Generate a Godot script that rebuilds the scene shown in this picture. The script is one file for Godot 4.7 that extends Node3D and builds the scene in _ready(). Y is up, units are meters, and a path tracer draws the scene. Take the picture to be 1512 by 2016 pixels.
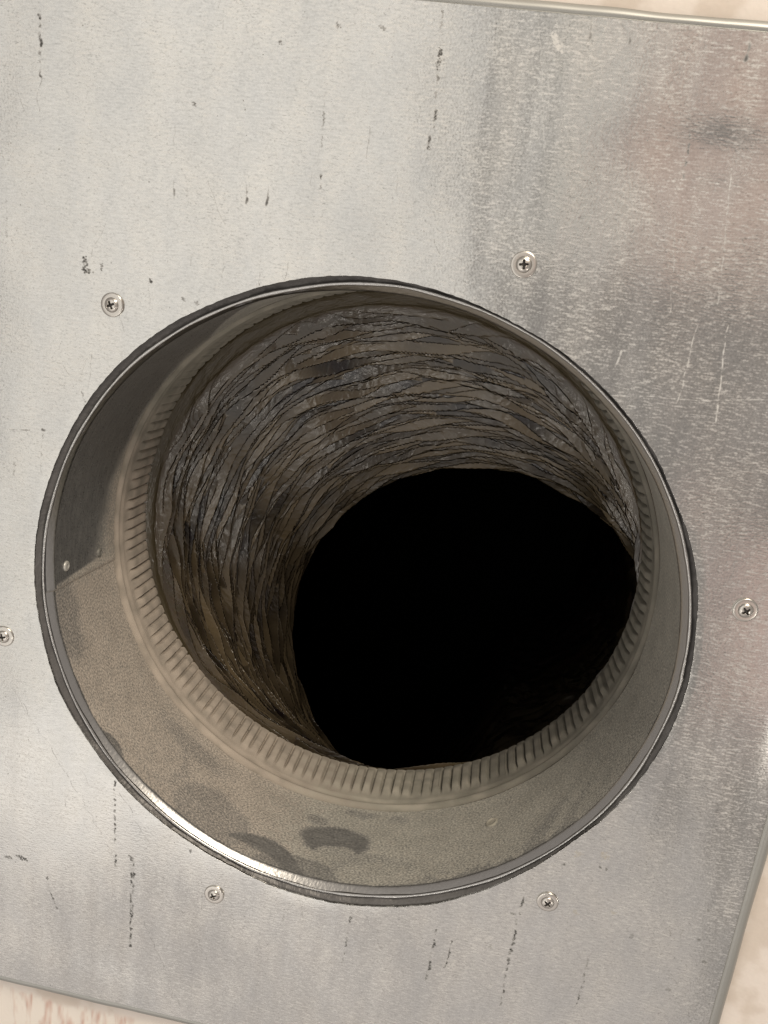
extends Node3D
# A round start collar with a flexible black duct behind it, set into a galvanised sheet-metal panel.
# Units are metres; the panel faces +z with the middle of its opening at the origin, y is up.

const R_HOLE := 0.178
const R_BODY := 0.172
const HALF_W := 0.2332
const TOP := 0.2970
const LOW := -0.2893
const HEM := 0.0076

var M := {}
var names := {}
var round_fit := PackedFloat32Array()
var n1 := FastNoiseLite.new()
var n2 := FastNoiseLite.new()

# hole radius in mm by angle in degrees: the opening was cut by hand, in short snips
const HOLE := [[-165.9, 178.4], [-156.3, 179.2], [-142.7, 177.6], [-130.4, 177.2], [-116.4, 176.6], [-107.4, 176.6], [-96.5, 178.8], [-86.6, 179.8], [-76.8, 179.3], [-67.4, 179.2], [-59.7, 177.8], [-48.5, 176.2], [-37.8, 175.0], [-29.5, 176.4], [-18.0, 177.5], [-9.9, 178.5], [-0.6, 178.9], [7.6, 178.6], [16.5, 179.8], [24.6, 179.5], [30.9, 178.4], [38.8, 179.1], [48.6, 178.4], [55.8, 178.0], [69.9, 176.6], [81.0, 177.1], [90.8, 177.6], [98.7, 177.8], [106.9, 177.4], [117.6, 177.0], [128.2, 177.8], [141.3, 178.1], [157.1, 177.6], [178.6, 178.6]]

# marks on the sheet in millimetres: kind, from x, y, to x, y, width, strength
# kinds: 0 broken dark streak, 1 dark tick, 2 smudge, 3 dark hairline, 4 bright scratch and pale line, 5 tan spot, 6 white drip
const MARKS := [
	[0,10.4,294.0,11.0,286.0,0.81,0.70], [2,11.9,278.3,11.5,276.2,1.62,1.00], [2,11.7,274.8,11.8,270.6,1.35,0.80], [0,11.9,269.6,13.0,246.5,1.08,1.00], [0,11.6,243.1,11.5,237.2,1.35,1.00],
	[1,-108.6,211.5,-108.4,202.7,1.62,0.80], [1,-72.3,213.6,-72.3,204.2,1.62,1.00], [1,-61.7,213.0,-62.2,204.6,1.62,1.00], [0,-178.4,282.6,-178.0,250.0,1.35,0.90], [3,-178.2,249.9,-178.9,234.6,0.41,0.70],
	[0,-38.4,251.5,-37.7,232.6,0.68,0.80], [0,-38.5,226.3,-36.3,214.4,0.81,0.80], [2,-153.2,168.8,-152.5,165.9,1.89,0.90], [2,-153.9,164.5,-151.4,162.8,2.43,0.90], [2,-144.0,167.4,-144.4,163.9,1.08,0.70],
	[2,-118.4,163.2,-117.8,161.3,1.35,1.00], [2,-101.0,245.5,-100.0,244.7,1.08,0.80], [2,-61.8,275.7,-61.5,275.1,1.08,0.70], [2,-36.3,284.8,-35.2,283.6,1.35,0.60], [2,-16.4,285.7,-14.4,284.2,1.35,0.60],
	[0,-126.9,-126.1,-124.1,-186.1,1.08,0.90], [2,-114.7,-176.9,-113.3,-178.7,1.89,0.80], [0,-114.0,-178.1,-112.6,-243.7,1.35,1.00], [0,-112.7,-177.8,-112.0,-218.6,1.08,0.80], [2,-196.5,-196.5,-191.7,-196.1,1.62,0.80],
	[2,-187.7,-193.6,-181.6,-195.2,2.16,1.00], [2,-168.1,-204.2,-167.4,-205.9,1.08,1.00], [0,-167.3,-211.6,-160.9,-228.0,1.08,0.80], [2,-77.9,-163.7,-77.2,-164.3,1.35,0.80], [0,22.3,-181.5,21.6,-220.0,0.81,0.90],
	[0,-69.7,-179.0,-68.1,-203.6,0.54,0.70], [0,-17.6,-190.9,-17.4,-200.0,0.81,0.70], [0,73.1,-181.4,72.1,-219.1,1.35,1.00], [0,83.2,-181.3,81.5,-207.3,0.81,0.90], [0,117.9,-143.3,118.1,-160.0,1.08,1.00],
	[0,117.5,-163.6,116.8,-192.3,1.35,1.00], [0,116.6,-190.6,117.6,-227.3,1.08,0.80], [0,160.9,-190.6,159.1,-219.4,0.81,0.90], [0,160.7,-177.1,159.7,-193.5,0.81,0.60], [3,200.1,-147.9,200.1,-153.4,0.81,0.90],
	[3,207.8,-148.0,207.7,-152.8,0.81,0.80], [3,217.0,-147.0,216.4,-151.9,0.81,0.90], [2,215.8,-151.7,216.5,-152.3,1.08,0.80], [2,221.4,-165.2,222.8,-166.2,1.62,0.60], [2,206.8,-188.6,208.6,-189.2,1.62,0.50],
	[2,216.9,-131.4,217.1,-132.4,1.08,0.70], [1,74.9,297.4,75.3,287.9,1.62,0.70], [1,93.1,294.6,92.6,288.2,1.62,0.80], [1,141.9,297.2,142.0,285.9,1.89,0.90], [0,125.6,255.6,126.3,236.9,0.81,0.70],
	[6,60.6,289.0,61.7,286.7,2.16,1.00], [6,62.0,285.9,64.4,282.5,1.89,1.00], [6,59.7,297.1,61.9,289.1,0.81,0.60], [4,158.7,176.7,163.1,131.9,0.81,1.00], [4,145.4,175.0,144.4,139.4,0.68,0.70],
	[4,113.9,159.0,113.0,151.3,1.08,0.80], [4,110.4,137.4,135.9,140.6,0.68,0.70], [4,136.0,140.1,159.1,141.5,0.68,0.60], [4,154.5,141.3,183.9,146.0,0.68,0.70], [4,145.7,243.1,152.4,185.0,0.68,0.50],
	[4,134.3,75.9,172.1,82.0,0.68,0.50], [4,52.2,297.5,64.4,241.0,0.54,0.35], [4,126.5,219.7,132.5,177.9,0.54,0.50], [3,-186.2,-86.2,-156.9,-127.6,0.32,0.70], [3,-156.9,-127.6,-124.6,-180.7,0.32,0.80],
	[3,-104.9,-221.3,-78.0,-279.1,0.41,0.80], [3,-122.2,-134.4,-102.6,-167.4,0.32,0.80], [3,-78.8,-208.2,-49.5,-266.0,0.35,0.70], [3,-57.6,-197.3,-4.5,-191.2,0.32,0.50], [3,133.3,-134.8,155.1,-182.2,0.35,0.50],
	[3,-54.2,-200.1,-51.9,-241.2,0.32,0.50], [3,-96.8,-253.2,-77.9,-279.9,0.32,0.60], [3,-148.7,-203.2,-138.7,-201.9,0.41,0.60], [0,-192.8,75.3,-182.4,76.6,0.81,0.70], [0,-174.9,78.0,-173.7,77.4,1.35,0.80],
	[0,-190.4,60.3,-191.0,50.2,0.81,0.70], [0,-174.8,76.6,-175.2,54.2,0.54,0.50], [0,-195.2,192.7,-195.7,170.6,0.54,0.40], [0,-107.7,136.5,-105.5,126.6,0.54,0.50], [0,-153.1,101.6,-151.5,96.4,0.81,0.50],
	[0,-156.1,48.7,-154.3,34.6,0.54,0.40], [5,142.6,-113.0,143.3,-113.5,2.43,0.60], [5,156.4,-111.0,158.2,-111.9,2.70,0.70], [5,148.0,-150.9,148.7,-151.5,1.89,0.60], [5,168.0,-146.2,168.7,-146.7,1.89,0.60],
	[2,136.6,-121.5,137.2,-121.7,1.08,0.80], [2,155.6,-118.5,156.2,-119.0,1.08,0.80], [2,159.0,-119.0,159.6,-119.2,1.08,0.80], [2,180.4,-160.7,181.6,-158.2,1.35,0.50], [2,113.4,-160.1,114.7,-160.5,1.35,0.60],
	[2,104.0,-185.6,105.9,-186.6,1.62,0.40], [1,-81.4,179.4,-81.6,168.5,0.54,0.60], [1,-62.8,181.6,-62.4,167.2,0.68,0.60], [1,32.2,186.0,33.0,175.6,0.68,0.60], [1,52.0,185.0,52.1,172.2,0.68,0.50],
	[2,-101.3,156.2,-100.2,154.6,1.08,0.60], [2,-94.1,154.9,-93.3,154.2,1.35,0.50], [2,135.1,115.3,139.0,113.9,1.35,0.60], [0,146.9,112.6,163.2,109.7,0.81,0.60],]


func _ready() -> void:
	# ---------------------------------------------------------------- camera
	var cam := Camera3D.new()
	cam.name = "camera"
	cam.near = 0.01
	cam.far = 60.0
	cam.fov = 59.64
	cam.transform = Transform3D(Basis(Vector3(0.98056, 0.11940, -0.15563), Vector3(-0.15756, 0.95190, -0.26256), Vector3(0.11680, 0.28200, 0.95230)).orthonormalized(), Vector3(0.0660, 0.1918, 0.4355))
	add_child(cam)
	cam.current = true
	# ---------------------------------------------------------------- light
	var env := Environment.new()
	env.background_mode = Environment.BG_COLOR
	env.background_color = Color(0.385, 0.350, 0.325).linear_to_srgb()
	env.tonemap_mode = Environment.TONE_MAPPER_LINEAR
	env.tonemap_exposure = 1.0
	env.sdfgi_enabled = true
	env.ssao_enabled = true
	env.ssil_enabled = true
	var we := WorldEnvironment.new()
	we.name = "environment"
	we.environment = env
	add_child(we)
	area("unseen_room_light", Vector3(-0.54, 0.0, 1.3), Vector2(0.98, 2.4), 0.575, Color(1.0, 0.985, 0.96))  # out of view, reflected in the left of the panel
	area("unseen_narrow_light", Vector3(0.12, 0.75, 1.3), Vector2(0.10, 1.2), 0.035, Color(1.0, 0.99, 0.95))  # out of view, gives the sheet its pale upright band
	area("unseen_low_wide_light", Vector3(-0.25, -1.25, 1.1), Vector2(1.9, 0.9), 0.20, Color(1.0, 0.96, 0.94))  # unseen wide source, brightens the lower panel
	area("unseen_low_front_light", Vector3(-0.05, -0.46, 1.0), Vector2(0.07, 0.05), 0.036, Color(1.0, 0.97, 0.93))  # out of view, placed for glints on the duct film
	area("unseen_low_side_light", Vector3(0.95, -0.55, 1.0), Vector2(0.08, 0.08), 0.12, Color(1.0, 0.97, 0.93))  # unseen, puts glints on the duct's left wall
	area("unseen_warm_light", Vector3(0.42, 0.46, 1.3), Vector2(0.38, 0.55), 0.028, Color(1.0, 0.83, 0.75))  # unseen, stands in for a pinkish reflection at the panel's upper right
	area("unseen_dim_warm_light", Vector3(0.66, -0.42, 1.3), Vector2(0.34, 0.40), 0.018, Color(1.0, 0.80, 0.74))  # unseen, tints the panel's right side like a warm reflection
	area("unseen_ceiling_light", Vector3(0.70, 1.60, 1.0), Vector2(0.7, 0.7), 3.2, Color(1.0, 0.95, 0.88))  # out of view above, placed to light the collar's lower left
	# ---------------------------------------------------------------- noise, materials
	n1.seed = 11
	n1.noise_type = FastNoiseLite.TYPE_SIMPLEX
	n1.frequency = 1.0
	n1.fractal_type = FastNoiseLite.FRACTAL_NONE
	n2.seed = 23
	n2.noise_type = FastNoiseLite.TYPE_SIMPLEX
	n2.frequency = 1.0
	n2.fractal_octaves = 3
	out_of_round()
	materials()
	# ---------------------------------------------------------------- big things first
	build_wall()
	build_panel()
	build_collar()
	build_gap_ring()
	build_duct()
	build_screws()


# =================================================================== helpers

func area(called: String, at: Vector3, size: Vector2, energy: float, tint: Color) -> void:
	var l := AreaLight3D.new()
	l.name = called
	l.area_size = size
	l.light_energy = energy
	l.light_color = tint
	l.shadow_enabled = true
	l.set("area_range", 12.0)
	add_child(l)
	l.look_at_from_position(at, Vector3(0, 0, -0.03), Vector3.UP)


func numbered(called: String) -> String:
	var k: int = names.get(called, 0)
	names[called] = k + 1
	return called if k == 0 else "%s_%03d" % [called, k]


func thing(called: String, label: String, category: String, group := "", at := Vector3.ZERO) -> Node3D:
	var o := Node3D.new()
	o.name = numbered(called)
	o.position = at
	o.set_meta("label", label)
	o.set_meta("category", category)
	if group:
		o.set_meta("group", group)
	add_child(o)
	return o


func obj(called: String, mesh: Mesh, mat: Material, parent: Node3D) -> MeshInstance3D:
	var o := MeshInstance3D.new()
	o.name = called
	o.mesh = mesh
	o.material_override = mat
	parent.add_child(o, true)
	return o


# a sheet of rows x cols points; the normal is (step along cols) x (step along rows), times side
func sheet(rows: int, cols: int, P: PackedVector3Array, UV := PackedVector2Array(), C := PackedColorArray(), side := 1.0, wrap := false) -> ArrayMesh:
	var N := PackedVector3Array()
	N.resize(rows * cols)
	for i in rows:
		var ia := maxi(i - 1, 0) * cols
		var ib := mini(i + 1, rows - 1) * cols
		var r := i * cols
		for j in cols:
			var ja := j - 1
			var jb := j + 1
			if ja < 0:
				ja = cols - 2 if wrap else 0
			if jb >= cols:
				jb = 1 if wrap else cols - 1
			N[r + j] = ((P[r + jb] - P[r + ja]).cross(P[ib + j] - P[ia + j]) * side).normalized()
	var idx := PackedInt32Array()
	idx.resize((rows - 1) * (cols - 1) * 6)
	var k := 0
	for i in rows - 1:
		for j in cols - 1:
			var a := i * cols + j
			if side > 0.0:
				idx[k] = a
				idx[k + 1] = a + cols
				idx[k + 2] = a + 1
				idx[k + 3] = a + 1
				idx[k + 4] = a + cols
				idx[k + 5] = a + cols + 1
			else:
				idx[k] = a
				idx[k + 1] = a + 1
				idx[k + 2] = a + cols
				idx[k + 3] = a + 1
				idx[k + 4] = a + cols + 1
				idx[k + 5] = a + cols
			k += 6
	var arr := []
	arr.resize(Mesh.ARRAY_MAX)
	arr[Mesh.ARRAY_VERTEX] = P
	arr[Mesh.ARRAY_NORMAL] = N
	if UV.size():
		arr[Mesh.ARRAY_TEX_UV] = UV
	if C.size():
		arr[Mesh.ARRAY_COLOR] = C
	arr[Mesh.ARRAY_INDEX] = idx
	var m := ArrayMesh.new()
	m.add_surface_from_arrays(Mesh.PRIMITIVE_TRIANGLES, arr)
	return m


func hole_radius(deg: float) -> float:
	var a := fposmod(deg + 180.0, 360.0) - 180.0
	var n := HOLE.size()
	for i in n:
		var p: Array = HOLE[i]
		var q: Array = HOLE[(i + 1) % n]
		var a0: float = p[0]
		var a1: float = q[0]
		if i == n - 1:
			a1 += 360.0
			if a < a0:
				a += 360.0
		if a >= a0 and a <= a1:
			var t := (a - a0) / (a1 - a0)
			return lerpf(p[1], q[1], lerpf(t, smoothstep(0.0, 1.0, t), 0.5)) * 0.001
	return R_HOLE


# the collar is a little out of round: the slow part of the hole's outline
func out_of_round() -> void:
	var raw := PackedFloat32Array()
	for i in 360:
		raw.append(hole_radius(i) - R_HOLE)
	var cs := []
	for k in 4:
		var a := 0.0
		var b := 0.0
		for i in 360:
			a += raw[i] * cos(deg_to_rad(i) * k) / (360.0 if k == 0 else 180.0)
			b += raw[i] * sin(deg_to_rad(i) * k) / 180.0
		cs.append([a, b])
	round_fit.resize(361)
	for i in 361:
		var s := 0.0
		for k in 4:
			s += cs[k][0] * cos(deg_to_rad(i) * k) + cs[k][1] * sin(deg_to_rad(i) * k)
		round_fit[i] = s


func oor(deg: float) -> float:
	var a := fposmod(deg, 360.0)
	var i := int(a)
	return lerpf(round_fit[i], round_fit[i + 1], a - i)


func polar(deg: float, r: float, depth: float) -> Vector3:
	var a := deg_to_rad(deg)
	return Vector3(r * cos(a), r * sin(a), -depth)


# =================================================================== textures

func noise_bytes(w: int, h: int, freq: float, sx: int, sy: int, sd: int, oct := 3, kind := FastNoiseLite.FRACTAL_FBM, cells := false) -> PackedByteArray:
	var n := FastNoiseLite.new()
	n.seed = sd
	n.noise_type = FastNoiseLite.TYPE_CELLULAR if cells else FastNoiseLite.TYPE_SIMPLEX_SMOOTH
	n.frequency = freq
	n.fractal_type = kind
	n.fractal_octaves = oct
	var im := n.get_image(w / sx, h / sy)
	im.convert(Image.FORMAT_L8)
	if sx > 1 or sy > 1:
		im.resize(w, h, Image.INTERPOLATE_CUBIC)
	return im.get_data()


func tex(w: int, h: int, bytes: PackedByteArray, fmt := Image.FORMAT_RGB8) -> ImageTexture:
	return ImageTexture.create_from_image(Image.create_from_data(w, h, false, fmt, bytes))


const PW := 1440
const PH := 1800
const PX := 0.24     # half width covered, metres
const PY := 0.30

var dark_map: PackedByteArray
var light_map: PackedByteArray
var tan_map: PackedByteArray


func dab(map: PackedByteArray, x: float, y: float, r: float, s: float, soft := 0.35) -> void:
	# x, y in texture pixels
	var x0 := maxi(int(x - r) - 1, 0)
	var x1 := mini(int(x + r) + 2, PW)
	var y0 := maxi(int(y - r) - 1, 0)
	var y1 := mini(int(y + r) + 2, PH)
	for j in range(y0, y1):
		for i in range(x0, x1):
			var d := sqrt((i - x) * (i - x) + (j - y) * (j - y)) / maxf(r, 0.5)
			var v := int(255.0 * s * (1.0 - smoothstep(1.0 - soft, 1.0, d)))
			if v > map[j * PW + i]:
				map[j * PW + i] = v


func draw_marks() -> void:
	dark_map.resize(PW * PH)
	light_map.resize(PW * PH)
	tan_map.resize(PW * PH)
	var rng := RandomNumberGenerator.new()
	rng.seed = 5
	var k := PW / (2.0 * PX) * 0.001   # texture pixels in a millimetre
	for m in MARKS:
		var a := Vector2((m[1] + PX * 1000.0) * k, (PY * 1000.0 - m[2]) * k)
		var b := Vector2((m[3] + PX * 1000.0) * k, (PY * 1000.0 - m[4]) * k)
		var w: float = m[5] * k * 0.64
		var s: float = m[6]
		var steps := int(a.distance_to(b) / 0.7) + 2
		var kind: int = m[0]
		var off := rng.randf() * 90.0
		if kind == 2 or kind == 5 or kind == 6:
			var mp := dark_map if kind == 2 else (tan_map if kind == 5 else light_map)
			for i in 26:
				var p := a.lerp(b, rng.randf()) + Vector2(rng.randfn(0, 0.55), rng.randfn(0, 0.55)) * w
				dab(mp, p.x, p.y, w * rng.randf_range(0.2, 0.62), s * rng.randf_range(0.45, 1.0), 0.5)
			continue
		for i in steps:
			var t := i / float(steps - 1)
			var p := a.lerp(b, t)
			var g := n2.get_noise_2d(t * steps * 0.05 + off, off)
			var g2 := n1.get_noise_2d(t * steps * 0.02, off * 3.0)
			p.x += g2 * 1.2
			if kind == 0:
				var v := clampf(g * 1.8 + 0.62, 0.0, 1.0) * s * (0.8 + 0.4 * g2 + 0.25 * rng.randf())
				if v > 0.05:
					dab(dark_map, p.x + g * 2.2 + rng.randfn(0.0, 0.7), p.y, w * (0.25 + 0.8 * clampf(g + 0.4, 0.0, 1.0)) * rng.randf_range(0.6, 1.2), v * rng.randf_range(0.5, 1.0), 0.6)
			elif kind == 1:
				dab(dark_map, p.x + g * 1.3, p.y, w * (0.2 + 0.65 * t * clampf(1.0 + g, 0.4, 1.4)), s * (0.2 + 0.6 * t) * clampf(0.9 + g, 0.3, 1.1), 0.8)
			elif kind == 3:
				p.x += g2 * 3.0
				dab(dark_map, p.x, p.y, maxf(w, 0.6), s * clampf(0.55 + g * 0.9, 0.1, 1.0) * 0.8, 0.9)
			else:
				dab(light_map, p.x, p.y, maxf(w, 0.7) * (0.8 + 0.5 * g), s * clampf(0.6 + g * 1.1, 0.05, 1.0), 0.9)
	# stray specks, and short hairlines from handling
	for i in 420:
		var p := Vector2(rng.randf() * PW, rng.randf() * PH)
		dab(dark_map, p.x, p.y, rng.randf_range(0.5, 1.6), rng.randf_range(0.2, 0.75), 0.7)
	for i in 260:
		var p := Vector2(rng.randf() * PW, rng.randf() * PH)
		var d := Vector2.from_angle(rng.randfn(1.2, 0.5)) * rng.randf_range(10.0, 70.0)
		var s := rng.randf_range(0.12, 0.4)
		var n := int(d.length())
		var mp := light_map if rng.randf() < 0.6 else dark_map
		for j in n:
			var q := p + d * (j / float(n))
			dab(mp, q.x + n1.get_noise_2d(j * 0.02, i) * 3.0, q.y, 0.7, s, 0.9)
	for i in 260:   # upright scuffs, faint and short
		var p := Vector2(rng.randf() * PW, rng.randf() * PH)
		var l := rng.randf_range(4.0, 34.0)
		var s := rng.randf_range(0.1, 0.38)
		for j in int(l):
			dab(dark_map, p.x + n1.get_noise_2d(j * 0.05, i) * 1.2, p.y + j, 0.8, s * clampf(0.6 + n2.get_noise_2d(j * 0.11, i * 3.0), 0.0, 1.0), 0.9)


func panel_textures() -> Array:
	draw_marks()
	var dash := noise_bytes(PW, PH, 0.28, 5, 1, 3, 3)
	var dash2 := noise_bytes(PW, PH, 0.13, 7, 1, 4, 2)
	var grain := noise_bytes(PW, PH, 0.22, 1, 1, 5, 3)
	var crack := noise_bytes(PW, PH, 0.11, 2, 1, 6, 4, FastNoiseLite.FRACTAL_RIDGED)
	var cloud := noise_bytes(PW, PH, 0.0042, 1, 1, 7, 4)
	var cloud2 := noise_bytes(PW, PH, 0.012, 1, 2, 8, 4)
	var upright := noise_bytes(PW, PH, 0.03, 1, 24, 9, 3)
	var col := PackedByteArray()
	col.resize(PW * PH * 3)
	var orm := PackedByteArray()
	orm.resize(PW * PH * 3)
	var bump := PackedByteArray()
	bump.resize(PW * PH)
	var k := 0
	for i in PW * PH:
		var c := cloud[i] / 255.0
		var c2 := cloud2[i] / 255.0
		var d := (dash[i] - 128) / 128.0
		var d2 := (dash2[i] - 128) / 128.0
		var g := (grain[i] - 128) / 128.0
		# white bloom of zinc: in streaks along the rolling direction, thicker in clouds
		var ox := clampf((d * 1.0 + d2 * 0.45 + (c2 - 0.5) * 0.45 + g * 0.5) * 1.25 - 0.12, 0.0, 1.0)
		var cr := clampf((crack[i] / 255.0 - 0.74) * 5.0 * (0.25 + c2), 0.0, 1.0)
		var v := 0.60 + 0.07 * (c - 0.5) + 0.08 * d + 0.07 * g + 0.07 * (c2 - 0.5) + 0.05 * (upright[i] / 255.0 - 0.5) - 0.22 * cr
		var dk := dark_map[i] / 255.0
		var lt := light_map[i] / 255.0
		var tn := tan_map[i] / 255.0
		var metal := 1.0 - 0.34 * ox
		var rough := 0.215 + 0.05 * (c - 0.5) + 0.10 * (upright[i] / 255.0 - 0.5) + 0.12 * ox + 0.05 * g
		v = lerpf(v, 0.62, lt * 0.8)
		metal = lerpf(metal, 0.25, lt)
		rough = lerpf(rough, 0.6, lt)
		v = lerpf(v, 0.045, minf(dk * 1.15, 1.0))
		metal *= 1.0 - minf(dk * 1.2, 1.0)
		rough = lerpf(rough, 0.65, dk)
		var r := v * (1.0 + 0.02 * (c2 - 0.5))
		var gg := v * 0.995
		var b := v * (0.95 - 0.03 * (c2 - 0.5))
		r = lerpf(r, 0.36, tn * 0.7)
		gg = lerpf(gg, 0.31, tn * 0.7)
		b = lerpf(b, 0.22, tn * 0.7)
		metal *= 1.0 - tn * 0.7
		# sRGB by a quick curve
		col[k] = int(clampf(1.055 * pow(r, 0.4167) - 0.055, 0.0, 1.0) * 255.0)
		col[k + 1] = int(clampf(1.055 * pow(gg, 0.4167) - 0.055, 0.0, 1.0) * 255.0)
		col[k + 2] = int(clampf(1.055 * pow(b, 0.4167) - 0.055, 0.0, 1.0) * 255.0)
		orm[k] = 255
		orm[k + 1] = int(clampf(rough, 0.05, 1.0) * 255.0)
		orm[k + 2] = int(clampf(metal, 0.0, 1.0) * 255.0)
		bump[i] = int(clampf(128.0 + g * 22.0 + d * 26.0 - cr * 40.0 - dk * 18.0, 0.0, 255.0))
		k += 3
	return [tex(PW, PH, col), tex(PW, PH, orm), tex(PW, PH, bump, Image.FORMAT_L8)]


func inside(x: float, d: float, cx: float, cd: float, rx: float, rd: float, edge := 0.15) -> float:
	var q := sqrt((x - cx) * (x - cx) / (rx * rx) + (d - cd) * (d - cd) / (rd * rd))
	return 1.0 - smoothstep(1.0 - edge, 1.0 + edge, q)


# dust lying on the collar's inside, by arc length x in mm (3 mm a degree) and depth d in mm: (share, brown)
func dust_at(deg: float, d: float, wob: float, wob2: float) -> Vector2:
	var a := fposmod(deg, 360.0)
	var x := a * 3.0 + wob * 2.5
	var dd := d + wob * 1.6
	var s := 0.93
	# the clean zinc left bare on the upper left, up to the lap
	var lim := clampf((a - 108.0) * 3.6, 0.0, 92.0)
	if a > 131.0:
		lim = 86.0
	var bare := smoothstep(0.0, 7.0 + maxf(0.0, a - 158.0) * 1.3, lim - dd) * (1.0 - smoothstep(184.4, 185.2, a))
	if a < 100.0:
		bare = 0.0
	s = minf(s, 1.0 - bare * 0.93)
	# hand marks wiped through the dust
	var w := 0.0
	w = maxf(w, inside(x, dd, 812, 46, 23, 14) * (1.0 - 0.75 * inside(x, dd, 815, 33, 13, 9)))
	w = maxf(w, inside(x, dd, 772, 5, 30, 25, 0.07) * (1.0 - 0.7 * inside(x, dd, 760, 3, 27, 15)))
	w = maxf(w, 0.65 * inside(x, dd, 795, 4, 29, 21, 0.08))
	w = maxf(w, 0.46 * inside(x, dd, 733, 24, 27, 23))
	w = maxf(w, 0.55 * inside(x, dd, 797, 64, 8, 5, 0.3))
	w = maxf(w, 0.5 * inside(x, dd, 822, 78, 11, 4, 0.3))
	w = maxf(w, 0.4 * inside(x, dd, 850, 76, 8, 5, 0.4))
	w = maxf(w, 0.4 * inside(x, dd, 700, 66, 30, 8, 0.5))
	w = maxf(w, 0.9 * inside(x, dd, 659, 5, 12, 9, 0.08) * (1.0 - inside(x, dd, 655, 1, 11, 8)))
	w = maxf(w, 0.5 * inside(x, dd, 578, 16, 26, 17, 0.3))
	if a > 285.0 and a < 335.0:
		w = maxf(w, 0.55 * (1.0 - smoothstep(9.0, 16.0, dd + wob2 * 8.0)) * smoothstep(285.0, 295.0, a) * (1.0 - smoothstep(318.0, 334.0, a)))
		w = maxf(w, 0.4 * inside(x - (dd - 20.0) * 0.9, dd, 948, 22, 9, 16, 0.5))
		w = maxf(w, 0.3 * inside(x - (dd - 20.0) * 0.9, dd, 972, 20, 5, 14, 0.5))
	w = maxf(w, 0.3 * inside(x, dd, 838, 22, 26, 17, 0.2) * (1.0 - 0.8 * inside(x, dd, 842, 16, 24, 14)))
	w = maxf(w, 0.34 * inside(x, dd, 690, 44, 20, 26, 0.25) * (1.0 - 0.8 * inside(x, dd, 684, 40, 18, 23)))
	s *= 1.0 - w * 0.76
	# the flared lip was wiped clean by hands
	s *= smoothstep(8.6, 10.0, d + wob * 0.8)
	var brown := smoothstep(180.0, 190.0, a) * (1.0 - smoothstep(246.0, 272.0, a + wob2 * 14.0))
	brown = maxf(brown, (0.15 + 0.6 * smoothstep(60.0, 80.0, d)) * smoothstep(150.0, 175.0, a) * (1.0 - smoothstep(184.0, 186.0, a)))
	return Vector2(clampf(s + wob2 * 0.08, 0.0, 1.0), clampf(brown + wob2 * 0.25, 0.0, 1.0))


func collar_textures() -> Array:
	var w := 2048
	var h := 256
	var speck := noise_bytes(w, h, 0.30, 1, 1, 31, 2)
	var slow := noise_bytes(w, h, 0.02, 1, 1, 32, 4)
	var mid := noise_bytes(w, h, 0.06, 1, 1, 33, 3)
	var brush := noise_bytes(w, h, 0.2, 8, 1, 34, 2)
	var col := PackedByteArray()
	col.resize(w * h * 3)
	var orm := PackedByteArray()
	orm.resize(w * h * 3)
	var bump := PackedByteArray()
	bump.resize(w * h)
	var i := 0
	for y in h:
		var d := (y + 0.5) / h * 100.0
		for x in w:
			var wob := (slow[i] - 128) / 128.0
			var wob2 := (mid[i] - 128) / 128.0
			var sp := (speck[i] - 128) / 128.0
			var q := dust_at((x + 0.5) / w * 360.0, d, wob, wob2)
			var s := clampf(q.x + sp * 0.8 * q.x * (1.4 - q.x), 0.0, 1.0)
			var zn := 0.42 + 0.10 * (brush[i] - 128) / 128.0 + 0.04 * sp
			var lum := 1.0 + 0.6 * sp + 0.12 * wob
			var dr := lerpf(0.47, 0.56, q.y) * lum
			var dg := lerpf(0.455, 0.50, q.y) * lum
			var db := lerpf(0.40, 0.43, q.y) * lum
			var k := i * 3
			col[k] = int(clampf(1.055 * pow(lerpf(zn, dr, s), 0.4167) - 0.055, 0.0, 1.0) * 255.0)
			col[k + 1] = int(clampf(1.055 * pow(lerpf(zn, dg, s), 0.4167) - 0.055, 0.0, 1.0) * 255.0)
			col[k + 2] = int(clampf(1.055 * pow(lerpf(zn * 0.98, db, s), 0.4167) - 0.055, 0.0, 1.0) * 255.0)
			orm[k] = 255
			orm[k + 1] = int(lerpf(0.29 + 0.06 * sp, 0.60, s) * 255.0)
			orm[k + 2] = int((0.75 - 0.45 * clampf(s * 1.1, 0.0, 1.0)) * 255.0)
			bump[i] = int(clampf(128.0 + sp * 70.0 * s + s * 20.0, 0.0, 255.0))
			i += 1
	return [tex(w, h, col), tex(w, h, orm), tex(w, h, bump, Image.FORMAT_L8)]


func metal(tint: Color, rough: float, metallic := 1.0) -> StandardMaterial3D:
	var m := StandardMaterial3D.new()
	m.albedo_color = tint.linear_to_srgb()
	m.roughness = rough
	m.metallic = metallic
	return m


func bump_noise(freq: float, sd: int, size := 512) -> ImageTexture:
	var n := FastNoiseLite.new()
	n.seed = sd
	n.noise_type = FastNoiseLite.TYPE_SIMPLEX_SMOOTH
	n.frequency = freq
	n.fractal_octaves = 4
	var im := n.get_seamless_image(size, size)
	return ImageTexture.create_from_image(im)


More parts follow.
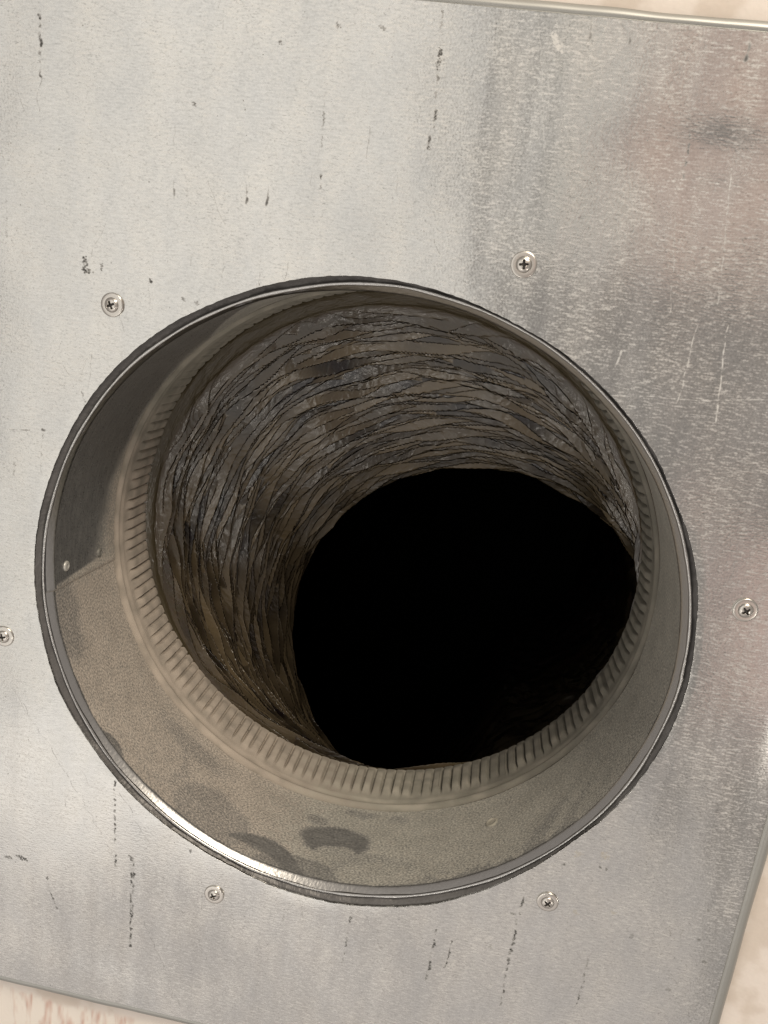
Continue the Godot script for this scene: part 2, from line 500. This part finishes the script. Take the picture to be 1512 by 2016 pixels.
func materials() -> void:
	var pt := panel_textures()
	var p := StandardMaterial3D.new()
	p.albedo_texture = pt[0]
	p.roughness = 1.0
	p.roughness_texture = pt[1]
	p.roughness_texture_channel = BaseMaterial3D.TEXTURE_CHANNEL_GREEN
	p.metallic = 1.0
	p.metallic_texture = pt[1]
	p.metallic_texture_channel = BaseMaterial3D.TEXTURE_CHANNEL_BLUE
	p.heightmap_enabled = true
	p.heightmap_texture = pt[2]
	p.heightmap_scale = 0.016
	M.panel = p
	var ct := collar_textures()
	var c := StandardMaterial3D.new()
	c.albedo_texture = ct[0]
	c.roughness = 1.0
	c.roughness_texture = ct[1]
	c.roughness_texture_channel = BaseMaterial3D.TEXTURE_CHANNEL_GREEN
	c.metallic = 1.0
	c.metallic_texture = ct[1]
	c.metallic_texture_channel = BaseMaterial3D.TEXTURE_CHANNEL_BLUE
	c.heightmap_enabled = true
	c.heightmap_texture = ct[2]
	c.heightmap_scale = 0.03
	M.collar = c
	var fine := bump_noise(0.08, 41)
	var dusty := StandardMaterial3D.new()
	dusty.vertex_color_use_as_albedo = true
	dusty.roughness = 0.95
	dusty.heightmap_enabled = true
	dusty.heightmap_texture = fine
	dusty.heightmap_scale = 0.012
	dusty.uv1_triplanar = true
	dusty.uv1_scale = Vector3(14, 14, 14)
	M.dusty = dusty
	var scuff := metal(Color(0.44, 0.435, 0.42), 0.30)
	scuff.heightmap_enabled = true
	scuff.heightmap_texture = fine
	scuff.heightmap_scale = 0.012
	scuff.uv1_triplanar = true
	scuff.uv1_scale = Vector3(9, 9, 9)
	M.rim = scuff
	M.hem = metal(Color(0.40, 0.40, 0.375), 0.5, 0.8)
	M.screw = metal(Color(0.60, 0.575, 0.53), 0.28)
	M.dull_rivet = metal(Color(0.20, 0.195, 0.175), 0.6, 0.3)
	M.rivet = metal(Color(0.55, 0.54, 0.50), 0.4, 0.35)
	M.shaded_ring = metal(Color(0.13, 0.125, 0.12), 0.42, 0.4)  # ring metal darkened for the shade in the gap
	(M.shaded_ring as StandardMaterial3D).heightmap_enabled = true
	(M.shaded_ring as StandardMaterial3D).heightmap_texture = fine
	(M.shaded_ring as StandardMaterial3D).heightmap_scale = 0.03
	(M.shaded_ring as StandardMaterial3D).uv1_triplanar = true
	(M.shaded_ring as StandardMaterial3D).uv1_scale = Vector3(9, 9, 9)
	var film := StandardMaterial3D.new()
	film.vertex_color_use_as_albedo = true
	film.roughness = 0.20
	film.metallic_specular = 0.5
	var cn := FastNoiseLite.new()
	cn.seed = 43
	cn.noise_type = FastNoiseLite.TYPE_SIMPLEX
	cn.fractal_type = FastNoiseLite.FRACTAL_RIDGED
	cn.frequency = 0.022
	cn.fractal_octaves = 4
	film.heightmap_enabled = true
	film.heightmap_texture = ImageTexture.create_from_image(cn.get_seamless_image(1024, 1024))
	film.heightmap_scale = 0.018
	M.film = film
	M.dark_recess = metal(Color(0.05, 0.047, 0.044), 0.6, 0.2)  # dark tone for the screws' cross recesses
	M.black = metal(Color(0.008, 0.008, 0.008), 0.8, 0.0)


# =================================================================== the wall round the panel

func build_wall() -> void:
	var w := 1024
	var h := 1024
	var a := noise_bytes(w, h, 0.006, 1, 1, 51, 4)
	var b := noise_bytes(w, h, 0.05, 1, 1, 52, 4)
	var f := noise_bytes(w, h, 0.05, 1, 5, 53, 4, FastNoiseLite.FRACTAL_RIDGED)
	var col := PackedByteArray()
	col.resize(w * h * 3)
	var bump := PackedByteArray()
	bump.resize(w * h)
	var i := 0
	for y in h:
		var wy := 0.4 - 0.8 * (y + 0.5) / h
		for x in w:
			var c := a[i] / 255.0
			var g := (b[i] - 128) / 128.0
			var fib := clampf((f[i] / 255.0 - 0.62) * 3.0, 0.0, 1.0)
			# torn facing paper below the panel
			var torn := smoothstep(-0.306, -0.312, wy + (c - 0.5) * 0.012 + g * 0.002)
			var stain := smoothstep(0.62, 0.78, c + g * 0.10)
			var grit := (f[i] - 150) / 128.0 * 0.05 + (b[(i * 7 + 13) % (w * h)] - 128) / 128.0 * 0.05
			g = g * 0.6 + grit * 6.0
			var r := lerpf(0.76, 0.47, stain * 0.4) + g * 0.03
			var gg := lerpf(0.69, 0.38, stain * 0.4) + g * 0.03
			var bb := lerpf(0.62, 0.29, stain * 0.4) + g * 0.03
			r = lerpf(r, lerpf(0.80, 0.55, fib * 0.8), torn)
			gg = lerpf(gg, lerpf(0.74, 0.33, fib * 0.8), torn)
			bb = lerpf(bb, lerpf(0.66, 0.26, fib * 0.8), torn)
			var k := i * 3
			col[k] = int(clampf(1.055 * pow(r, 0.4167) - 0.055, 0.0, 1.0) * 255.0)
			col[k + 1] = int(clampf(1.055 * pow(gg, 0.4167) - 0.055, 0.0, 1.0) * 255.0)
			col[k + 2] = int(clampf(1.055 * pow(bb, 0.4167) - 0.055, 0.0, 1.0) * 255.0)
			bump[i] = int(clampf(128.0 + g * 30.0 + (fib - 0.4) * 90.0 * torn - torn * 30.0, 0.0, 255.0))
			i += 1
	var m := StandardMaterial3D.new()
	m.albedo_texture = tex(w, h, col)
	m.roughness = 0.85
	m.heightmap_enabled = true
	m.heightmap_texture = tex(w, h, bump, Image.FORMAT_L8)
	m.heightmap_scale = 0.12
	var st := SurfaceTool.new()
	st.begin(Mesh.PRIMITIVE_TRIANGLES)
	var x0 := -HALF_W - HEM + 0.004
	var x1 := HALF_W + HEM - 0.004
	var y0 := LOW - HEM + 0.004
	var y1 := TOP + HEM - 0.0062
	var z := -0.0105
	var o := 0.7
	var t := 0.05
	var inner := [Vector2(x0, y0), Vector2(x1, y0), Vector2(x1, y1), Vector2(x0, y1)]
	var outer := [Vector2(-o, -o), Vector2(o, -o), Vector2(o, o), Vector2(-o, o)]
	for k in 4:
		var q := (k + 1) % 4
		quad(st, inner[k], inner[q], outer[q], outer[k], z, z, z, z, true)
		quad(st, inner[k], inner[q], inner[q], inner[k], z, z, z - t, z - t, false)
		quad(st, outer[k], outer[q], outer[q], outer[k], z, z, z - t, z - t, true)
		quad(st, inner[k], inner[q], outer[q], outer[k], z - t, z - t, z - t, z - t, false)
	st.generate_normals()
	var n := obj("plaster_wall", st.commit(), m, self)
	n.set_meta("label", "cream plaster wall showing in narrow strips beyond the metal panel's edges")
	n.set_meta("kind", "structure")


func quad(st: SurfaceTool, a: Vector2, b: Vector2, c: Vector2, d: Vector2, za: float, zb: float, zc: float, zd: float, front: bool) -> void:
	var p := [Vector3(a.x, a.y, za), Vector3(b.x, b.y, zb), Vector3(c.x, c.y, zc), Vector3(d.x, d.y, zd)]
	var order := [0, 1, 2, 0, 2, 3] if front else [0, 2, 1, 0, 3, 2]
	for i in order:
		st.set_smooth_group(-1)
		st.set_uv(Vector2((p[i].x + 0.4) / 0.8, (0.4 - p[i].y) / 0.8))
		st.add_vertex(p[i])


# =================================================================== the panel

func waver(x: float, y: float) -> float:
	# the thin sheet is not quite flat
	return 0.0004 * n1.get_noise_3d(x * 9.0, y * 2.2, 3.0) + dents(x, y) + 0.0002 * n1.get_noise_3d(x * 22.0, y * 14.0, 9.0)


func dents(x: float, y: float) -> float:
	# shallow knocks in the sheet: place, half sizes, depth in metres
	var z := 0.0
	for q in [[0.140, 0.247, 0.030, 0.014, 0.0020], [0.095, 0.190, 0.045, 0.030, -0.0007], [0.190, 0.130, 0.030, 0.050, 0.0008], [0.212, 0.0, 0.024, 0.06, -0.0006], [0.05, 0.265, 0.012, 0.06, 0.0005], [-0.15, 0.23, 0.03, 0.06, 0.0006], [-0.12, -0.25, 0.05, 0.03, 0.0008], [0.07, -0.25, 0.05, 0.04, -0.0007], [0.19, -0.17, 0.03, 0.05, 0.0007]]:
		var u: float = (x - q[0]) / q[2]
		var v: float = (y - q[1]) / q[3]
		z -= q[4] * exp(-u * u - v * v)
	return z


func build_panel() -> void:
	var t := thing("metal_panel", "scratched galvanised sheet metal panel with a large round opening", "panel")
	var per := PackedVector2Array()
	var nx := 170
	var ny := 210
	for i in nx:
		per.append(Vector2(lerpf(-HALF_W, HALF_W, i / float(nx)), LOW))
	for i in ny:
		per.append(Vector2(HALF_W, lerpf(LOW, TOP, i / float(ny))))
	for i in nx:
		per.append(Vector2(lerpf(HALF_W, -HALF_W, i / float(nx)), TOP))
	for i in ny + 1:
		per.append(Vector2(-HALF_W, lerpf(TOP, LOW, i / float(ny))))
	var cols := per.size()
	var rows := 44
	var P := PackedVector3Array()
	var UV := PackedVector2Array()
	for i in rows:
		for j in cols:
			var e := per[j]
			var a := e.angle()
			var r := hole_radius(rad_to_deg(a))
			r += 0.00018 * n1.get_noise_2d(a * 30.0, 5.0)
			var h := Vector2(cos(a), sin(a)) * r
			var u := maxf(0.0, (i - 2) / float(rows - 3))
			var p := h.lerp(e, u)
			var z := waver(p.x, p.y) * smoothstep(0.0, 0.25, 1.0 - u) - 0.0003 * (1.0 - smoothstep(0.0, 0.05, u)) * (0.5 + 0.5 * n1.get_noise_2d(a * 4.0, 1.0))
			if i == 0:
				z -= 0.0012
			elif i == 1:
				z -= 0.00005
			elif i == 2:
				p += h.normalized() * 0.00008
			P.append(Vector3(p.x, p.y, z))
			UV.append(Vector2((p.x + PX) / (2.0 * PX), (PY - p.y) / (2.0 * PY)))
	obj("face_sheet", sheet(rows, cols, P, UV, PackedColorArray(), -1.0, true), M.panel, t)
	# folded edges: a crease, then a strip that leans back to the wall
	var prof := [Vector2(0.0, 0.0), Vector2(0.0004, -0.0009), Vector2(0.0010, -0.0011), Vector2(0.0016, -0.0006), Vector2(0.0030, -0.0004), Vector2(0.0050, -0.0012), Vector2(0.0066, -0.0026), Vector2(0.0074, -0.0045), Vector2(HEM, -0.0075)]
	hem(t, Vector2(-HALF_W, LOW), Vector2(HALF_W, LOW), Vector2(0, -1), prof, HEM)
	hem(t, Vector2(HALF_W, LOW), Vector2(HALF_W, TOP), Vector2(1, 0), prof, HEM)
	hem(t, Vector2(HALF_W, TOP), Vector2(-HALF_W, TOP), Vector2(0, 1), prof, HEM - 0.0022)
	hem(t, Vector2(-HALF_W, TOP), Vector2(-HALF_W, LOW), Vector2(-1, 0), prof, HEM)


func hem(t: Node3D, a: Vector2, b: Vector2, out: Vector2, prof: Array, wide: float) -> void:
	var n := 90
	var P := PackedVector3Array()
	var along := (b - a).normalized()
	for q in prof:
		var k: float = q.x / HEM * wide
		for j in n + 1:
			var u := j / float(n)
			# mitred at the corners
			var p := (a - along * k).lerp(b + along * k, u) + out * k
			p += out * 0.0003 * n1.get_noise_2d(u * 9.0, a.x * 50.0) * (k / wide)
			P.append(Vector3(p.x, p.y, q.y + 0.0002 * n1.get_noise_2d(u * 14.0, a.y * 40.0 + 7.0) * (1.0 if k > 0.0 else 0.0)))
	obj("folded_edge", sheet(prof.size(), n + 1, P, PackedVector2Array(), PackedColorArray(), -1.0), M.hem, t)


# =================================================================== the collar

func dust_color(deg: float, d: float, extra := 0.0) -> Color:
	var a := fposmod(deg, 360.0)
	var wob := n2.get_noise_2d(deg * 0.12, d * 90.0)
	var brown := smoothstep(140.0, 185.0, a) * (1.0 - smoothstep(245.0, 285.0, a + wob * 20.0))
	var c := Color(0.275, 0.260, 0.216).lerp(Color(0.385, 0.335, 0.28), clampf(brown + wob * 0.3, 0.0, 1.0))
	c = c * (1.0 - 0.36 * (1.0 if d > 0.08 else -0.5) * smoothstep(-85.0, -50.0, fposmod(a + 180.0, 360.0) - 180.0) * (1.0 - smoothstep(30.0, 60.0, fposmod(a + 180.0, 360.0) - 180.0)))  # bead and crimps darker on the right, dimple paler
	return c * (1.0 + wob * 0.22 + extra)


func build_collar() -> void:
	var t := thing("start_collar", "round galvanised metal collar with dusty inside and crimped inner end", "duct collar")
	# body: one strip bent round, its end lapped over its beginning at the left
	var prof := [Vector2(0.1720, 0.0087)]
	for i in 14:
		prof.append(Vector2(0.1720, lerpf(0.012, 0.0845, i / 13.0)))
	lapped(t, "collar_body", prof, M.collar)
	lapped(t, "flared_edge", [Vector2(0.1753, 0.0044), Vector2(0.1746, 0.0052), Vector2(0.1737, 0.0063), Vector2(0.1728, 0.0074), Vector2(0.1722, 0.0082), Vector2(0.1720, 0.0088)], M.rim)
	var cols := 480
	var P := PackedVector3Array()
	# rolled lip
	var nr := 11
	for i in nr:
		var b := lerpf(-0.6, PI * 1.15, i / float(nr - 1))
		for j in cols + 1:
			var deg := j / float(cols) * 360.0
			var rr := 0.0010 + 0.00022 * n1.get_noise_2d(deg * 0.09, 2.0) + 0.00009 * n1.get_noise_2d(deg * 0.5, 8.0)
			var w := 0.00025 * n1.get_noise_2d(deg * 0.06, 14.0)
			P.append(polar(deg, 0.1755 - 0.0014 * tuck(deg) + oor(deg) + w - cos(b) * rr, 0.0046 - sin(b) * rr))
	for j in nr:
		P[j * (cols + 1) + cols] = P[j * (cols + 1)]
	obj("rolled_lip", sheet(nr, cols + 1, P, PackedVector2Array(), PackedColorArray(), -1.0, true), M.rim, t)
	# bead
	P = PackedVector3Array()
	var C := PackedColorArray()
	cols = 480
	nr = 15
	for i in nr:
		var u := i / float(nr - 1)
		for j in cols + 1:
			var deg := j / float(cols) * 360.0
			var d := lerpf(0.0843, 0.0960, u)
			var r := lerpf(0.1720, 0.1699, smoothstep(0.55, 1.0, u)) - 0.0026 * exp(-pow((u - 0.40) / 0.20, 2.0))
			r += oor(deg) * 0.4
			P.append(polar(deg, r, d))
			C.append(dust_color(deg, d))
	obj("bead", sheet(nr, cols + 1, P, PackedVector2Array(), C, 1.0, true), M.dusty, t)
	# crimped end
	P = PackedVector3Array()
	C = PackedColorArray()
	var flutes := 152
	var per := 16
	cols = flutes * per
	nr = 18
	for i in nr:
		var u := minf(i, nr - 4) / float(nr - 4)
		var d := lerpf(0.0960, 0.1290, u)
		for j in cols + 1:
			var deg := j / float(cols) * 360.0
			var a := fposmod(deg, 360.0)
			var k := j / per
			var hsh := n1.get_noise_2d((k % flutes) * 7.3, 40.0)
			var ph := fposmod(j / float(per), 1.0)
			var sh := absf(ph / 0.17 - 1.0) if ph < 0.34 else 1.0 + 0.10 * sin((ph - 0.34) / 0.66 * PI)     # broad ridges, narrow valleys
			var amp := 0.0032 * (1.0 + 0.35 * hsh)
			amp *= 1.0 - 0.85 * smoothstep(80.0, 105.0, a) * (1.0 - smoothstep(142.0, 176.0, a))
			amp *= smoothstep(0.04 + 0.08 * absf(hsh), 0.30, u) * (1.0 - 0.8 * smoothstep(0.78, 1.0, u))
			var r := lerpf(0.1699, 0.1676, u) + oor(deg) * 0.3 * (1.0 - u) - amp * sh + amp * 0.45
			if i == nr - 3:
				r += 0.0004
				d = 0.1294
			elif i == nr - 2:
				r += 0.0006
				d = 0.1291
			elif i == nr - 1:
				r += 0.0010
				d = 0.118
			P.append(polar(deg, r, d))
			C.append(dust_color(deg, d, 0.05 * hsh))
	obj("crimped_end", sheet(nr, cols + 1, P, PackedVector2Array(), C, 1.0, true), M.dusty, t)
	# two rivets through the lap
	for q in [[182.2, 0.022, 1.0], [183.9, 0.0635, 0.9]]:
		button(t, "rivet", q[0], q[1], 0.0034 * q[2], 0.0016, 0.4, M.rivet if q[1] < 0.05 else M.dull_rivet)
	button(t, "punched_dimple", -55.5, 0.0545, 0.0044, -0.0010, 0.0, M.dusty)



# on the upper left the lip sits further in from the hole, with a narrower flare
func tuck(deg: float) -> float:
	var a := fposmod(deg, 360.0)
	var left := smoothstep(85.0, 110.0, a) * (1.0 - smoothstep(160.0, 185.0, a))
	var right := smoothstep(-75.0, -40.0, fposmod(a + 180.0, 360.0) - 180.0) * (1.0 - smoothstep(85.0, 110.0, fposmod(a + 180.0, 360.0) - 180.0))
	return left - 0.3 * right


func lapped(t: Node3D, called: String, prof: Array, mat: Material) -> void:
	var cols := 900
	var P := PackedVector3Array()
	var UV := PackedVector2Array()
	for q: Vector2 in prof:
		for j in cols + 1:
			var s := j / float(cols) * 367.0
			var deg := 185.6 - s + q.y * 28.0       # the lap runs a little askew
			var lap := 0.0011 * (1.0 - smoothstep(2.0, 34.0, s))
			var dent := 0.00045 * n1.get_noise_3d(cos(deg_to_rad(deg)) * 2.2, sin(deg_to_rad(deg)) * 2.2, q.y * 14.0)
			var r := q.x + oor(deg) * (1.0 - q.y * 7.0) - lap + dent
			r -= maxf(0.0, q.x - 0.1720) * 0.42 * tuck(deg)
			if j == 0:
				r += 0.0009      # the cut end turns back against the sheet behind
			P.append(polar(deg, r, q.y))
			UV.append(Vector2(deg / 360.0, q.y / 0.1))
	obj(called, sheet(prof.size(), cols + 1, P, UV, PackedColorArray(), 1.0), mat, t)


# a small round head, or a dimple, on the inside of the collar
func button(t: Node3D, called: String, deg: float, d: float, r: float, high: float, pit: float, mat: Material) -> void:
	var P := PackedVector3Array()
	var C := PackedColorArray()
	var n := 28
	var rows := 12
	var base := R_BODY + oor(deg) * (1.0 - d * 7.0)
	if called == "rivet":
		base -= 0.0010
	if d > 0.1:
		base = 0.1668
	for i in rows:
		var u := i / float(rows - 1)
		for j in n + 1:
			var b := j / float(n) * TAU
			var hh := high * sqrt(maxf(0.0, 1.0 - u * u)) - pit * high * (1.0 - smoothstep(0.28, 0.5, u))
			if high < 0.0:
				hh = 0.0006 * exp(-pow((u - 0.75) / 0.14, 2.0)) + 0.00025 * smoothstep(1.0, 0.6, u)
			if i == rows - 1:
				hh = -0.0008
			var dd := d + sin(b) * r * u
			var aa := deg + rad_to_deg(cos(b) * r * u / base)
			P.append(polar(aa, base - hh, dd))
			C.append(dust_color(aa, dd))
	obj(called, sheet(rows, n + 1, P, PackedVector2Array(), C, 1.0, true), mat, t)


# ring closing the gap between sheet and collar, coloured dark for shade
func build_gap_ring() -> void:
	var prof := [Vector2(0.1842, 0.0022), Vector2(0.1806, 0.0020), Vector2(0.1793, 0.0024), Vector2(0.1782, 0.0034), Vector2(0.1770, 0.0048), Vector2(0.1758, 0.0060), Vector2(0.1745, 0.0066)]
	var P := PackedVector3Array()
	var cols := 480
	for q in prof:
		for j in cols + 1:
			var deg := (j % cols) / float(cols) * 360.0
			var w := 0.0004 * n1.get_noise_2d(deg * 0.12, 31.0) + 0.00015 * n1.get_noise_2d(deg * 0.7, q.x * 900.0)
			P.append(polar(deg, q.x + oor(deg) + w - (0.0014 * tuck(deg) if q.x < 0.177 else 0.0), q.y + w * 0.8))
	var o := obj("shaded_gap_ring", sheet(prof.size(), cols + 1, P, PackedVector2Array(), PackedColorArray(), 1.0, true), M.shaded_ring, self)
	o.set_meta("label", "shade-dark metal ring in the gap between the cut panel and the collar")
	o.set_meta("category", "shaded_ring")


# =================================================================== the flexible duct

# pleat spacing, slant, seed, height
const PLEATS := [[0.0041, 0.8, 3.0, 0.0122], [0.0033, -0.8, 17.0, 0.0104]]


func duct_center(d: float) -> Vector2:
	# straight off the collar, a quick drop to the right, then level again
	var a := smooth_ramp(d, 0.128, 0.010) - smooth_ramp(d, 0.292, 0.006)
	var b := smooth_ramp(d, 0.292, 0.006) - smooth_ramp(d, 0.345, 0.012)
	var c := smooth_ramp(d, 0.90, 0.10)
	return Vector2(0.415, -0.815) * a + Vector2(-0.1, 0.0) * b + Vector2(0.1, -0.75) * c



func smooth_ramp(d: float, at: float, w: float) -> float:
	# the integral of a soft step
	var x := (d - at) / w
	return w * (log(1.0 + exp(x)) if x < 30.0 else x)


func duct_point(deg: float, d: float, pleat: float) -> Array:
	# returns the point and how much dust colour it gets
	var a := deg_to_rad(deg)
	var ca := cos(a)
	var sa := sin(a)
	var c := duct_center(d)
	var r := lerpf(0.1718, 0.1662, smoothstep(0.122, 0.1295, d)) + 0.001 * smoothstep(0.132, 0.15, d) - 0.002 * smoothstep(0.14, 0.28, d) + 0.30 * smoothstep(0.294, 0.40, d) * smoothstep(-0.75, 0.1, cos(a - 2.7))  # deep end widens out of sight to keep the hole dark
	var on := smoothstep(0.1292, 0.1345, d + 0.0015 * n1.get_noise_2d(ca * 1.5, sa * 1.5 + 4.0))
	# pleats that run round the duct, wander, merge and part again
	var best := 0.0
	var soil := 0.3
	var edge := 0.0
	for q in PLEATS:
		# three sets of tight pleats, each wandering a little differently, so that they cross, merge and dive under one another
		var sd: float = q[2]
		var wander: float = 1.6 * n1.get_noise_3d(ca * 0.9 + sd, sa * 0.9, d * 5.0) + 0.30 * n1.get_noise_3d(ca * 2.2, sa * 2.2 + sd, d * 14.0) + q[1] * sin(a * 1.0 + sd)
		var ph: float = (d - 0.13) / q[0] + wander
		var k := floorf(ph)
		var f := ph - k
		var hk := n1.get_noise_3d(k * 5.17 + sd, ca * 1.6, sa * 1.6)
		var lift := n1.get_noise_3d(k * 2.9 + sd, ca * 2.3, sa * 2.3)
		var lobe := pow(f / 0.90, 1.5) if f < 0.90 else (1.0 - f) / 0.10
		var h: float = q[3] * (0.80 + 0.30 * hk + 0.34 * lift) * lobe
		if h > best:
			best = h
			edge = lobe
			soil = 0.50 + 0.62 * n1.get_noise_3d(k * 7.7 + sd, ca * 1.7 + 20.0, sa * 1.7)
	# hair-fine creases along the pleats, and a few across
	var ph3 := d * 620.0 + 2.2 * n1.get_noise_3d(ca * 2.2, sa * 2.2, d * 40.0)
	var f3 := absf(2.0 * (ph3 - floorf(ph3)) - 1.0)
	var nick := n1.get_noise_3d(ca * 30.0, sa * 30.0, d * 120.0)
	var inward := on * (best + 0.00030 * f3 * clampf(0.5 + n1.get_noise_3d(ca * 5.0, sa * 5.0, d * 50.0) * 1.2, 0.0, 1.2)) + 0.00022 * absf(nick) - on * 0.0046 * smoothstep(0.132, 0.150, d)
	inward += (1.0 - on) * 0.0006 * absf(n1.get_noise_3d(ca * 5.0, sa * 5.0, d * 160.0))
	r -= inward
	r += 0.0062 * on * smoothstep(0.2, 0.9, cos(a + 0.7))
	var low := absf(fposmod(deg, 360.0) - 226.0)
	r += 0.008 * exp(-pow(low / 24.0, 2.0)) * smoothstep(0.2, 0.28, d)
	var dust := clampf(soil + 0.22 * (edge - 0.5) + 0.15 * n1.get_noise_3d(ca * 8.0, sa * 8.0, d * 60.0), 0.0, 1.0)  # paler on pleat crests, darker down in the creases
	dust *= 1.0 - smoothstep(0.30, 0.60, d)  # deep shade put into the colour: darker along the far duct
	dust *= lerpf(0.6, 1.0, smoothstep(0.135, 0.165, d))
	return [Vector3(c.x + r * ca, c.y + r * sa, -d), lerpf(0.35, dust, on)]


func duct_sheet(d0: float, d1: float, rows: int, cols: int, pleat := 1.0) -> ArrayMesh:
	var P := PackedVector3Array()
	var C := PackedColorArray()
	P.resize(rows * (cols + 1))
	C.resize(rows * (cols + 1))
	var UV := PackedVector2Array()
	UV.resize(rows * (cols + 1))
	var film := Color(0.015, 0.0115, 0.0085)
	var soil := Color(0.150, 0.116, 0.070)
	var i := 0
	for y in rows:
		var d := lerpf(d0, d1, y / float(rows - 1))
		for x in cols + 1:
			var q := duct_point((x % cols) / float(cols) * 360.0, d, pleat)
			P[i] = q[0]
			C[i] = film.lerp(soil, q[1])
			UV[i] = Vector2(x / float(cols) * 3.0, d / 0.045)
			i += 1
	return sheet(rows, cols + 1, P, UV, C, 1.0, true)


func build_duct() -> void:
	var t := thing("flexible_duct", "crumpled black film of the flexible duct bending away behind the collar", "duct", "", Vector3.ZERO)
	obj("cuff", duct_sheet(0.112, 0.1295, 40, 960), M.film, t)
	obj("pleated_film", duct_sheet(0.1295, 0.315, 1060, 780), M.film, t)
	obj("far_length", duct_sheet(0.315, 1.6, 320, 240), M.film, t)
	var c := duct_center(1.6)
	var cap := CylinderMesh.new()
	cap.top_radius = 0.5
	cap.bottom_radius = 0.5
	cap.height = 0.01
	var e := obj("added_end_disc", cap, M.black, t)  # added black disc, keeps stray light out of the duct's depth
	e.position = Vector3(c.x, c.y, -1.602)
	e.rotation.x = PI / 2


# =================================================================== screws

func screw_head() -> ArrayMesh:
	var rows := 46
	var cols := 96
	var P := PackedVector3Array()
	for i in rows:
		var u := i / float(rows - 1)
		var r := 0.00345 * u / 0.72
		for j in cols + 1:
			var b := j / float(cols) * TAU
			var x := r * cos(b)
			var y := r * sin(b)
			var z := 0.0
			var rd := 0.0037
			if r < rd:
				z = 0.0010 + 0.0015 * sqrt(maxf(0.0, 1.0 - pow(r / rd, 2.4)))
			else:
				z = 0.0010
			# cross recess, arms narrowing outwards
			var ax := absf(x)
			var ay := absf(y)
			var l := maxf(ax, ay)
			var s := minf(ax, ay)
			var inr := (1.0 - smoothstep(0.00050, 0.00060, s + 0.06 * l)) * (1.0 - smoothstep(0.0019, 0.0022, l))
			inr = maxf(inr, 1.0 - smoothstep(0.0007, 0.0009, r))
			z -= 0.0021 * inr * (1.0 - 0.35 * l / 0.0022)
			P.append(Vector3(x, y, z))
	return sheet(rows, cols + 1, P, PackedVector2Array(), PackedColorArray(), -1.0, true)


func screw_washer() -> ArrayMesh:
	var prof := [Vector2(0.0030, 0.0009), Vector2(0.0040, 0.00102), Vector2(0.0052, 0.00098), Vector2(0.0058, 0.00085), Vector2(0.00605, 0.0006), Vector2(0.0061, 0.0003), Vector2(0.0060, -0.0006)]
	var P := PackedVector3Array()
	for q in prof:
		for j in 65:
			var b := (j % 64) / 64.0 * TAU
			P.append(Vector3(q.x * cos(b), q.x * sin(b), q.y))
	return sheet(prof.size(), 65, P, PackedVector2Array(), PackedColorArray(), -1.0, true)


func build_screws() -> void:
	var head := screw_head()
	var washer := screw_washer()
	var first: Node3D = null
	# place, turn of the cross, lean, label
	var rows := [
		[Vector2(-0.1376, 0.1478), 0.45, Vector2(0.03, -0.05), "cross-head screw at the upper left of the round opening"],
		[Vector2(0.0631, 0.1919), 0.12, Vector2(-0.05, 0.04), "bright cross-head screw above the round opening, nearest the panel's top edge"],
		[Vector2(0.1970, 0.0427), 0.70, Vector2(0.02, 0.02), "cross-head screw to the right of the round opening"],
		[Vector2(-0.0606, -0.1907), 0.55, Vector2(-0.02, -0.02), "cross-head screw below the opening, left one of the two, near a dark streak"],
		[Vector2(0.1321, -0.1477), 0.90, Vector2(0.0, -0.03), "cross-head screw below the opening on the right, beside tan spots"],
		[Vector2(-0.1964, -0.0465), 0.25, Vector2(-0.02, 0.03), "cross-head screw to the left of the opening, cut by the picture's left border"],
	]
	for q in rows:
		var o: Node3D
		if first == null:
			o = thing("screw", q[3], "screw", "screws round the collar opening")
			obj("head", head, M.screw, o)
			obj("washer", washer, M.screw, o)
			var st := SurfaceTool.new()
			for k in 2:
				var bx := BoxMesh.new()
				bx.size = Vector3(0.0037, 0.00085, 0.0006)
				st.append_from(bx, 0, Transform3D(Basis(Vector3(0, 0, 1), k * PI / 2), Vector3(0, 0, 0.0008 + k * 0.00004)))
			obj("dark_cross", st.commit(), M.dark_recess, o)  # dark insert so that the cross recess reads dark
			first = o
		else:
			o = first.duplicate()
			o.name = numbered("screw")
			add_child(o)
			o.set_meta("label", q[3])
		o.position = Vector3(q[0].x, q[0].y, waver(q[0].x, q[0].y) + 0.0001)
		o.rotation = Vector3(q[2].x, q[2].y, q[1])
